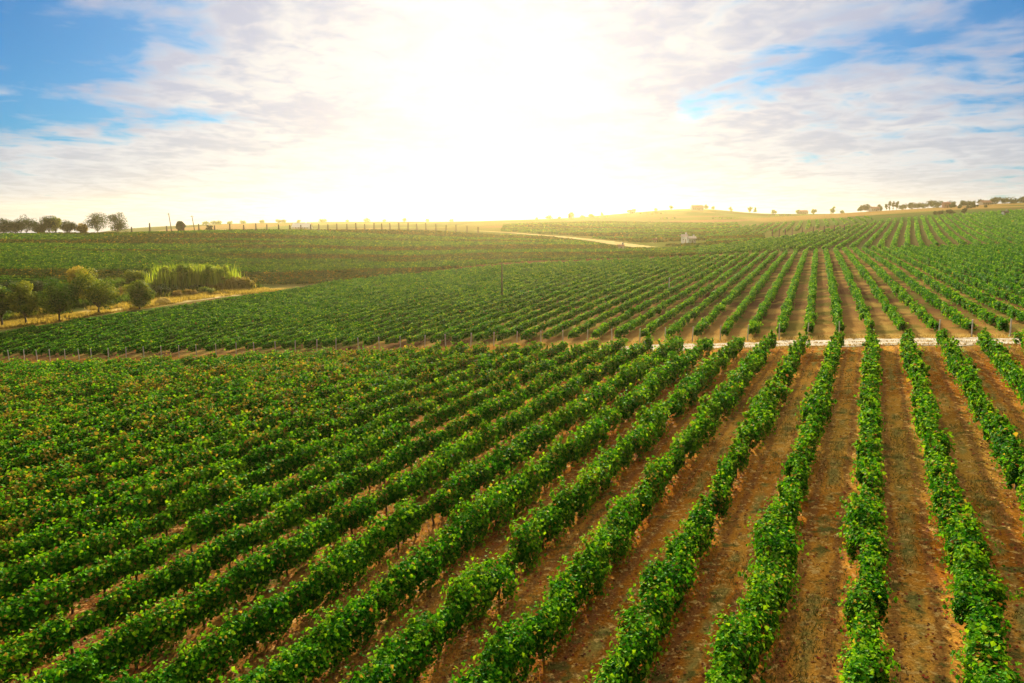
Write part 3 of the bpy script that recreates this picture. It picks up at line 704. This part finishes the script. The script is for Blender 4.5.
def tree(name, loc, h, w, label, cat='tree', group=None, pal=OAKP, trunk=.28, nl=2600, clumps=26, leaf=.30, seed=0, lean=0, shape='round', crad=(.17, .29)):
    r = random.Random(seed + 11); t = thing(name, loc, label, cat, group)
    th = h * trunk; cen = []; rad = []
    zc = th + (h - th) * .52; ch = (h - th) * .52
    for i in range(clumps):
        while True:
            a, b, c = r.uniform(-1, 1), r.uniform(-1, 1), r.uniform(-1, 1)
            if a * a + b * b + c * c < 1: break
        q = 1.0
        if shape == 'cone': q = max(.15, (1 - c) / 2) ** .8 * 1.1
        elif shape == 'column': q = min(1, 1.25 * (1 - max(0, c)) ** .5 + .1)
        cen.append((a * w * .5 * .78 * q + lean * (zc / h), b * w * .5 * .78 * q, zc + c * ch * .84)); rad.append(w * r.uniform(*crad) * (q if shape != 'round' else 1))
    m = MB(); r0 = max(.05, h * .022)
    pts = [(0, 0, -.2), (r.uniform(-.1, .1), r.uniform(-.1, .1), th * .6), (lean * .4, r.uniform(-.15, .15), th * 1.1), (lean * .7, 0, zc)]
    m.tube(pts, [r0 * 1.3, r0, r0 * .85, r0 * .4], 7, (.075, .055, .038))
    for c in cen[::3]:
        m.tube([pts[2], tuple(.55 * np.array(c) + .45 * np.array(pts[2]) + np.array((0, 0, -.05 * h))), c], [r0 * .5, r0 * .3, r0 * .1], 5, (.08, .06, .04))
    m.build('trunk', M_BARK, t, smooth=True)
    V, C = leaf_cloud(cen, rad, nl, leaf, pal, .85)
    link('crown', raw_mesh('crown', V, np.arange(len(V)), np.full(len(V) // 4, 4), [M_TREE], cols=C), t)
    return t
def px_m(Y): return Y * CP / F           # metres per pixel at a depth
def bush(loc, h, w, label, group=None, pal=OAKP, nl=700, seed=0, leaf=.25, name='shrub', cat='shrub', dw=None):
    r = random.Random(seed); t = thing(name, loc, label, cat, group); cen = []; rad = []
    for i in range(14):
        cen.append((r.uniform(-.38, .38) * w, r.uniform(-.38, .38) * (dw or w), h * r.uniform(.25, .75))); rad.append(min(w, h * 1.6) * r.uniform(.12, .26))
    V, C = leaf_cloud(cen, rad, nl, leaf, pal, .9); V[:, 2] = np.maximum(V[:, 2], .02)
    link('foliage', raw_mesh('foliage', V, np.arange(len(V)), np.full(len(V) // 4, 4), [M_TREE], cols=C), t)
    m = MB()
    for c in cen[::3]: m.tube([(0, 0, -.1), (c[0] * .5, c[1] * .5, c[2] * .6), c], [h * .02, h * .015, h * .006], 4, (.09, .065, .04))
    m.build('stem', M_BARK, t); return t

# gully trees: u, base v, crown width px, height px, label, palette
GULLY = [(2, 329, 25, 42, 'dark leafy tree cut by the left picture edge above the yellow grass strip', OAKP, .2),
         (26, 327, 30, 42, 'olive green tree standing second from the left edge beside the grass strip', OLIVEP, .2),
         (60, 323, 42, 41, 'broad dark green tree with bright top, left of the spreading gully tree', OAKP, .18),
         (99, 316, 47, 43, 'largest spreading olive tree on the yellow grass, below the golden tree', OLIVEP, .14),
         (140, 310.5, 29, 27, 'rounded olive bush tree on grass, left of the straw heap', OLIVEP, .12)]
for i, (u, v, wp, hp, lab, pal, tr) in enumerate(GULLY):
    q = at(u, v - 1.5); s = px_m(q[1])
    tree('broadleaf_tree', q, hp * s * 1.04, wp * s, lab, group='trees in the gully', pal=pal, trunk=tr, nl=11000, clumps=40, leaf=.22, seed=i, crad=(.12, .25))
for i, (u, Y, vt, wp, lab, pal, nm) in enumerate([
        (80, 150, 268, 20, 'golden yellow tree rising behind the spreading gully trees', YELP, 'golden_tree'),
        (137, 168, 271, 24, 'bright green tree behind the rounded bush tree, left of the cane thicket', OLIVEP, 'broadleaf_tree'),
        (40, 143, 284, 30, 'dark tree in the gully behind the front trees at the left', DARKP, 'broadleaf_tree'),
        (12, 141, 286, 30, 'dark tree behind the leftmost gully trees', DARKP, 'broadleaf_tree'),
        (155, 176, 276, 22, 'dark shaded tree at the left end of the cane thicket', DARKP, 'broadleaf_tree')]):
    q = at_y(u, Y); s = px_m(Y); _, v, _ = project(q); tree(nm, q, (float(v) - vt) * s, wp * s, lab, pal=pal, trunk=.25, nl=6500, clumps=34, leaf=.24, seed=20 + i, group='trees in the gully')
# cane thicket
def canes(name, pts, n, h, label, pal, spread, wd=.22):
    pts = np.array(pts); seg = rng.random(n) * (len(pts) - 1); i = seg.astype(int); f = (seg - i)[:, None]
    P = pts[i] * (1 - f) + pts[np.minimum(i + 1, len(pts) - 1)] * f; P = P[:, :2] + rng.normal(0, spread, (n, 2))
    org = pts[0]; t = thing(name, org, label, 'reeds')
    hh = h * rng.uniform(.45, 1.12, n) * (.70 + .55 * vnoise(P[:, 0], P[:, 1], 3.0)); z = ground(P[:, 0], P[:, 1])
    V = []; C = []
    a = rng.uniform(0, 6.28, n); b = rng.uniform(0, 6.28, n); ln = hh * rng.uniform(.02, .22, n)
    B0 = np.stack([P[:, 0], P[:, 1], z], -1) - org; dv = np.stack([np.cos(a), np.sin(a), 0 * a], -1) * wd * .5
    top = B0 + np.stack([np.cos(b) * ln, np.sin(b) * ln, hh], -1); midp = B0 * .45 + top * .55 - np.stack([np.cos(b) * ln, np.sin(b) * ln, 0 * ln], -1) * .15
    V = np.stack([B0 - dv * .6, B0 + dv * .6, midp + dv, top, midp - dv], 1).reshape(-1, 3)
    pal = np.array(pal); g = rng.random(n) * (len(pal) - 1); gi = g.astype(int); f = (g - gi)[:, None]; C = pal[gi] * (1 - f) + pal[gi + 1] * f
    link('foliage', raw_mesh('foliage', V, np.arange(5 * n), np.full(n, 5), [M_CANE], cols=C), t); return t
CANEP = [(.13, .22, .018), (.24, .34, .026), (.40, .46, .045)]
def thicket(pts, h, spread, n, label, pal):
    pts = np.array([at(u, v) for u, v in pts]); t = canes('cane_thicket', pts, n // 2, h * .92, label, pal, spread)
    m_ = 130; cen = []; rad = []
    for q in range(m_):
        f = rng.random() * (len(pts) - 1); i = int(f); p = pts[i] * (1 - f + i) + pts[min(i + 1, len(pts) - 1)] * (f - i)
        p = p[:2] + rng.normal(0, spread * .8, 2); r_ = h * rng.uniform(.07, .20)
        cen.append((p[0], p[1], float(ground(p[0], p[1])) + h * rng.uniform(.18, .95))); rad.append(r_)
    V, C = leaf_cloud(cen, rad, n * 5, .30, pal, 1.15); V -= pts[0]
    link('leaf_clump', raw_mesh('leaf_clump', V, np.arange(len(V)), np.full(len(V) // 4, 4), [M_CANE], cols=C), t)
thicket(((163, 288), (185, 288.5), (210, 288), (230, 287)), 5.0, 1.5, 3600, 'tall bright green cane thicket on the far side of the gully', CANEP)
thicket(((231, 288.5), (240, 289), (250, 289.5)), 2.6, 1.1, 1000, 'low yellowish cane thicket tapering off at the right end of the tall one', [(.20, .17, .03), (.26, .22, .04), (.30, .24, .05)])
for i, (u, v, wp, hp, lab, pal) in enumerate([(165, 299, 22, 13, 'dark shrub in the shade left below the cane thicket', DARKP), (196, 295, 26, 9, 'dark shrub in the shade below the middle of the cane thicket', DARKP),
        (192, 299, 14, 7, 'yellowish shrub at the left of the low pair by the grass strip', DRYP), (207, 297, 16, 7, 'yellow green shrub at the right of the low pair by the grass strip', OLIVEP),
        (118, 303, 18, 15, 'dry orange shrub between the spreading tree and the bush tree', DRYP), (178, 300, 12, 7, 'small brown shrub beside the straw heap', DRYP)]):
    q = at(u, v - 3); s = px_m(q[1]); bush(q, hp * s, wp * s, lab, pal=pal, nl=1500, seed=60 + i, leaf=.2, group='shrubs in the gully')
# straw heap
q = at(163, 304); s = px_m(q[1]); mb = bmesh.new(); bmesh.ops.create_icosphere(mb, subdivisions=4, radius=1.0)
for vtx in mb.verts:
    nz = 1 + .25 * (float(vnoise(vtx.co.x * 3, vtx.co.y * 3 + vtx.co.z, 1.0)) - .5)
    vtx.co = (vtx.co.x * 8 * s * nz, vtx.co.y * 6 * s * nz, max(-.1, vtx.co.z) * 6.5 * s * nz)
me = bpy.data.meshes.new('straw_heap'); mb.to_mesh(me); mb.free(); me.materials.append(earth('straw', rgb(.42, .27, .06), rgb(.62, .43, .12), 2.5))
o = link('straw_heap', me, None, label='yellow straw heap at the near end of the grass strip bushes', category='heap'); o.location = q

# crest trees at the left
CREST = [(4, 15, 15, 'flat topped dark tree at the far left end of the crest', DARKP), (16, 13, 14, 'dark bushy tree second from the left on the crest', DARKP), (27, 17, 17, 'dark tree with a pointed top on the left crest', DARKP),
         (40, 12, 12, 'low dark tree between the pointed tree and the forked pair on the crest', DARKP), (49, 17, 16, 'dark round tree left of the pale topped one on the crest', DARKP), (56, 12, 19, 'taller crest tree with a pale yellow green top', OLIVEP),
         (69, 14, 13, 'low round dark tree left of the small dry tree on the crest', DARKP), (82, 10, 9.5, 'small dry yellowish tree on the crest', DRYP),
         (98, 21, 20, 'large round tree, left of the two tall ones on the crest', DARKP), (118, 17, 20.5, 'large upright oval tree, right of the two tall ones on the crest', DARKP), (181, 7.5, 11, 'small round tree standing among the crest posts', DARKP)]
for i, (u, wp, hp, lab, pal) in enumerate(CREST):
    Y = 352 + (i % 3) * 2; q = at_y(u, Y); s = px_m(Y)
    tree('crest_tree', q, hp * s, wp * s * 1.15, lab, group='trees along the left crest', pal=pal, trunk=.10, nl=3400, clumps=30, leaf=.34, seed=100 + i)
q = at_y(210, 356); s = px_m(356); bush(q, 8 * s, 6 * s, 'square dense shrub standing between the crest posts', pal=DARKP, nl=900, seed=5, leaf=.3)
# tall posts along the crest
CP_U = [132, 150, 167, 184, 199, 215, 230, 244, 256, 267, 279, 290, 301, 311, 319, 328, 337, 347, 356, 365, 374, 382, 390, 399, 408, 417, 426, 436, 446, 456, 467, 478]
pm = MB(); pm.tube([(0, 0, -.4), (0, 0, 2.2), (0, 0, 4.2)], [.36, .33, .28], 7, (.075, .05, .035)); pm.tube([(0, 0, 4.2), (0, 0, 4.35)], [.24, .12], 7, (.09, .06, .04))
TALL = pm.mesh('tall_post', M_WOOD)
for i, u in enumerate(CP_U):
    Y = 353 + max(0, (u - 256)) * .30; q = at_y(u, Y)
    o = link('tall_post', TALL, None, label='tall dark wooden post on the left crest, %s from the two big round trees' % ordinal(i + 1), category='post', group='tall posts along the crest')
    o.location = q; o.rotation_euler = (rng.uniform(-.03, .03), rng.uniform(-.03, .03), rng.uniform(0, 6)); sc_ = rng.uniform(.72, .95) * (1.3 if u == 150 else 1); o.scale = (1, 1, sc_)
RP_U = [772, 779, 785, 792, 802, 813, 824, 834, 844]
for i, u in enumerate(RP_U):
    q = at_y(u, 352 + i * 2)
    o = link('tall_post', TALL, None, label='dark post in the shaded band before the far striped field, %s from the hazy side' % ordinal(i + 1), category='post', group='posts below the far striped field')
    o.location = q; o.rotation_euler = (rng.uniform(-.03, .03), rng.uniform(-.03, .03), 0); o.scale = (.8, .8, .85)
# utility poles
def pole(q, h, lab, lean=0., rad=.13, arm=True):
    t = thing('utility_pole', q, lab, 'pole', rz=.3); m = MB(); m.tube([(0, 0, -.5), (lean * h * .5, 0, h * .5), (lean * h, 0, h)], [rad * 1.2, rad, rad * .75], 8, (.11, .08, .055)); m.build('pole_shaft', M_WOOD, t, smooth=True)
    if arm:
        m = MB(); m.box(lean * h - .8, lean * h + .8, -.16, -.05, h - .55, h - .42, (.10, .075, .05)); c_ = m.build('crossarm', M_WOOD, t)
        for dx_ in (-.7, -.25, .25, .7):
            m = MB(); m.tube([(lean * h + dx_, -.10, h - .42), (lean * h + dx_, -.10, h - .34), (lean * h + dx_, -.10, h - .26)], [.03, .06, .04], 6, (.5, .5, .48)); m.build('insulator', M_CONC, c_)
pole(at_y(172, 362), 9.3, 'thin leaning utility pole on the crest, left of the small round tree', -.10, .2)
pole(at_y(195, 366), 8.0, 'thin leaning utility pole on the crest, right of the small round tree', -.12, .2)
q = at(502, 300); pole(q, 38 * px_m(q[1]), 'dark wooden pole standing alone among the rows in the sun haze', .0, .11, False)
q = at(669, 290); m = MB(); h_ = 12.5 * px_m(q[1]); m.tube([(0, 0, -.3), (0, 0, h_ * .9), (0, 0, h_)], [.10, .09, .07], 8, (.7, .66, .55))
o = m.build('marker_post', M_CONC, None, label='lone pale post standing in the rows beyond the track', category='post'); o.location = q

# ------------------------------------------------------------------ houses
def house(q, w_, d_, h_, lab, rz=0., wall=(.75, .71, .63), roof=(.30, .13, .075), rh=None, nwin=2, door=True, group=None, name='house'):
    t = thing(name, q, lab, 'house', group, rz); rh = rh or w_ * .22
    m = MB(); a, b = w_ / 2, d_ / 2
    vs = [(-a, -b, -1), (a, -b, -1), (a, b, -1), (-a, b, -1), (-a, -b, h_), (a, -b, h_), (a, b, h_), (-a, b, h_), (-a, 0, h_ + rh), (a, 0, h_ + rh)]
    m.add(vs, [(0, 1, 5, 4), (1, 2, 6, 9, 5), (2, 3, 7, 6), (3, 0, 4, 8, 7), (3, 2, 1, 0)], wall); m.build('wall', M_WALL, t)
    m = MB(); e = .35; k = rh / b; th_ = .16
    for s_ in (-1, 1):
        y0, z0 = s_ * (b + e), h_ - e * k + .04; A = [(-a - e, y0, z0), (a + e, y0, z0), (a + e, 0, h_ + rh + .04), (-a - e, 0, h_ + rh + .04)]
        Bt = [(p[0], p[1], p[2] + th_) for p in A]; fs = [(0, 1, 2, 3), (7, 6, 5, 4), (0, 4, 5, 1), (1, 5, 6, 2), (3, 7, 4, 0)]
        m.add(A + Bt, fs, roof)
    rf = m.build('roof', M_ROOF, t); m = MB(); m.box(a * .4, a * .4 + .6, -.3 + b * .3, .3 + b * .3, h_ + rh * .5, h_ + rh + .8, wall); m.build('chimney', M_WALL, rf)
    nf = nwin; ws = min(1.0, w_ / nwin / 3.2)
    for i in range(nf):
        x = -a + (i + .5) * w_ / nf + (.0 if not door else .0)
        for zz in ([h_ * .55] if h_ < 4.5 else [h_ * .28, h_ * .72]):
            if door and i == nf // 2 and zz < h_ * .6: continue
            m = MB(); m.box(x - .55 * ws, x + .55 * ws, -b - .05, -b + .1, zz - .7 * ws, zz + .7 * ws, (.35, .28, .2)); f_ = m.build('window', M_WOOD, t)
            m = MB(); m.box(x - .43 * ws, x + .43 * ws, -b - .06, -b - .02, zz - .58 * ws, zz + .58 * ws, (.04, .05, .06)); m.build('pane', M_GLASS, f_)
    if door:
        x = -a + (nf // 2 + .5) * w_ / nf; m = MB(); m.box(x - .6 * ws, x + .6 * ws, -b - .06, -b + .1, 0, min(2.2, h_ * .6), (.16, .09, .05)); m.build('door', M_WOOD, t)
    return t
def hpx(u, Y, wp, hp, lab, **kw):
    q = at_y(u, Y); s = px_m(Y); kw.setdefault('nwin', 2); return house(q, wp * s, kw.pop('dp', wp * .8) * s, hp * s, lab, **kw)
hpx(684, 322, 5.0, 7.2, 'tall white farmhouse on the left of the pair at the hazy field edge', wall=(.92, .91, .88), roof=(.6, .48, .40), rh=.7)
hpx(691.5, 318, 7.0, 5.2, 'wide white farmhouse on the right of the pair at the hazy field edge', wall=(.92, .91, .88), roof=(.6, .48, .40), rh=.7, nwin=3)
hpx(621, 272, 4.5, 4.2, 'tiny pale hut below the end of the dirt track', wall=(.8, .76, .70), nwin=1, door=False, name='hut')
hpx(655, 335, 3.0, 3.4, 'small yellow walled hut between the dirt track and the white farmhouses', wall=(.75, .60, .28), nwin=1, door=False, name='hut')
hpx(571, 1010, 6.0, 2.6, 'pinkish house under a tree at the left end of the far ridge', wall=(.62, .42, .36), nwin=3)
hpx(697, 1080, 11.0, 2.4, 'long white building on the slope of the round far hill', wall=(.85, .83, .80), nwin=6)
hpx(632, 1100, 6.0, 2.0, 'small tan house on the far ridge left of the round hill', wall=(.6, .48, .36), nwin=3)
hpx(803, 1120, 8.0, 2.0, 'low brown roofed house on the skyline between hill and cypresses', wall=(.5, .40, .32), nwin=4)
hpx(874, 860, 8.0, 2.6, 'pale house partly behind trees beside the skyline cypresses', wall=(.78, .74, .70), nwin=4)
hpx(946, 720, 6.0, 4.2, 'reddish house rising above the trees on the right skyline', wall=(.45, .22, .16), roof=(.36, .12, .07), nwin=3)
hpx(985, 740, 9.0, 2.2, 'tan house among the trees on the right skyline', wall=(.6, .5, .4), nwin=4)
hpx(1005, 455, 5.0, 3.2, 'white walled cottage with a dark roof on the green right slope', wall=(.85, .83, .78), roof=(.10, .07, .05), nwin=2)
hpx(302, 640, 17.0, 1.6, 'long low white shed beyond the crest posts', wall=(.80, .79, .76), roof=(.6, .58, .55), nwin=6, name='shed')

# ------------------------------------------------------------------ far trees on the ridges
FAR = []
def fartree(u, Y, wp, hp, lab, pal=DARKP, shape='round', grp='trees on the far ridges', nm='ridge_tree', nl=500, sink=0):
    q = at_y(u, Y); s = px_m(Y); tree(nm, q - np.array((0, 0, sink)), hp * s, wp * s, lab, group=grp, pal=pal, trunk=.08 if shape == 'round' else .06, nl=nl, clumps=14, leaf=max(.35, .9 * s), seed=int(u * 7 + Y), shape=shape)
CYP = [(886, 900, 3.0, 8.5), (889.5, 905, 3.2, 10.5), (893, 902, 3.0, 9.0), (896.5, 900, 3.2, 11.0)]
for i, (u, Y, a, b) in enumerate(CYP): fartree(u, 860 + i, a, b, 'tall dark cypress on the right skyline, %s of four in the cluster' % ordinal(i + 1), CYPP, 'column', 'skyline cypresses', 'cypress_tree', 700)
sk = [(861, 868, 7, 6, 'dark bushy tree left of the pale skyline house'), (867, 866, 7, 6.5, 'dark bushy tree just beside the pale skyline house'), (880, 868, 6, 5, 'small dark tree between the pale house and the cypresses'),
      (903, 850, 8, 4.5, 'low dark tree just right of the cypress cluster'), (911, 848, 9, 5, 'dark rounded tree, second right of the cypress cluster'), (920, 820, 8, 5, 'dark rounded tree, third right of the cypress cluster'), (928, 790, 9, 6, 'dark tree left of the reddish house, second from it'), (937, 770, 9, 5.5, 'dark tree just left of the reddish house'),
      (952, 735, 8, 4.5, 'dark tree just right of the reddish house'), (964, 735, 8, 5, 'dark tree right of the reddish house, second from it'), (972, 735, 8, 5, 'dark tree between the reddish and the tan house'), (981, 760, 7, 4, 'low dark tree behind the tan skyline house'),
      (994, 740, 9, 5.5, 'dark rounded tree just right of the tan skyline house'), (1003, 742, 9, 6, 'dark rounded tree second right of the tan skyline house'), (1013, 744, 9, 5, 'dark rounded tree near the right picture edge on the skyline'), (1022, 744, 9, 5.5, 'dark rounded tree cut by the right picture edge on the skyline')]
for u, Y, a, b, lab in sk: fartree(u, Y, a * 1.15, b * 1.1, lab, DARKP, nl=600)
ridge = [(571, 1005, 5, 6, 'dark tree over the pinkish house on the far ridge'), (602, 1150, 3, 3, 'small shrub like tree on the ridge, left of the paired ones'), (629, 1190, 3.4, 3.4, 'left small tree of a pair on the far ridge'), (634, 1192, 3.4, 3.8, 'right small tree of a pair on the far ridge'),
         (656, 1195, 3, 2.5, 'tiny tree on the ridge between the pair and the hilltop'), (671, 1200, 4, 4.5, 'single dark tree at the left of the round hilltop'), (692, 1200, 3, 2.5, 'tiny tree on the round hilltop'), (698, 1198, 4, 3.5, 'small dark tree right of the hilltop centre'), (706, 1190, 4.5, 4, 'small dark tree on the right shoulder of the round hill'), (713, 1185, 3.5, 3, 'small dark tree low on the right shoulder of the round hill'),
         (731, 1150, 4, 4, 'dark tree on the skyline just right of the round hill'), (750, 1150, 5, 6, 'umbrella shaped dark tree on the skyline'), (755, 1152, 3, 5.5, 'narrow tree close beside the umbrella shaped tree'), (774, 1150, 5, 4, 'low dark tree on the skyline, right of the umbrella tree'), (798, 1125, 5, 4, 'low tree left of the brown roofed house'), (814, 1118, 6, 4.5, 'pale low tree right of the brown roofed house'), (833, 1080, 7, 6.5, 'dark round tree on the skyline between house and cypresses'), (842, 1040, 4, 3, 'tiny tree just right of the dark round skyline tree')]
for u, Y, a, b, lab in ridge: fartree(u, Y, a, b, lab, OAKP, nl=350)
for i, u in enumerate([206, 213, 219, 229, 243, 262, 279, 284, 300, 322, 347, 366, 384, 405, 428, 452, 536, 549, 559, 583, 592]):
    fartree(u + rng.uniform(-1, 1), 1180 if u < 500 else 1000, rng.uniform(3, 8), rng.uniform(1.6, 3), 'tiny tree on the distant ridge line, %s from the small round crest tree' % ordinal(i + 1), OAKP, nl=260)
for u, Y, a, b, lab in [(938, 505, 9, 4.5, 'dark shrub on the green right slope, left of three'), (950, 508, 9, 5, 'dark shrub on the green right slope, middle of three'), (964, 500, 5, 7.5, 'upright dark bush on the green right slope, right of three')]:
    q = at_y(u, Y); s = px_m(Y); bush(q, b * s, a * s, lab, pal=DARKP, nl=900, seed=int(u), leaf=.45, group='shrubs on the right slope')
for i, (u, v, wp, hp, lab) in enumerate([(600, 217.5, 26, 1.6, 'dark hedge line on the far slope left of the round hill'), (655, 214, 40, 1.5, 'long dark hedge line under the round hilltop'), (725, 219, 34, 2.0, 'broken hedge line right below the round hill'),
        (668, 219, 22, 1.7, 'short hedge line low on the round far hill'), (780, 216, 30, 1.8, 'hedge line under the skyline trees right of the hill'), (665, 238, 18, 4, 'dark scrub left of the white farmhouses'), (706, 240, 12, 3.5, 'dark scrub right of the white farmhouses')]):
    q = at(u, v); s = px_m(q[1]); bush(q, hp * s, wp * s, lab, pal=OAKP, nl=1100, seed=200 + i, leaf=max(.4, .8 * s), name='hedge', cat='hedge', dw=wp * s * .12)
q = at_y(969, 640); s = px_m(640); bush(q, 4.5 * s, 52 * s, 'long dark hedge below the tan field on the right skyline', pal=DARKP, nl=2600, seed=9, leaf=.6, name='hedge', cat='hedge', dw=6)

# ------------------------------------------------------------------ haze
hm, t = new_mat('haze_air')
pv = t.n('ShaderNodeVolumePrincipled'); pv.inputs['Color'].default_value = rgb(1.0, .79, .40); pv.inputs['Density'].default_value = .00012; pv.inputs['Anisotropy'].default_value = .74
t.put(t.n('ShaderNodeOutputMaterial').inputs[1], pv.outputs[0])
zmin = float(GZ.min()); zmax = max(float(GZ.max()) + 25, H + 6)
m = MB(); m.box(-2400, 2400, -120, 2600, zmin - 1, zmax); hz_o = m.build('haze', hm, None, kind='stuff')
print('rows', len(rows1), len(vis2), nf3, nf5, nf6, nf7, 'plane', A_, B_, 'z', zmin, zmax, 'faces', sum(len(o.data.polygons) for o in COL.objects if o.type == 'MESH'))
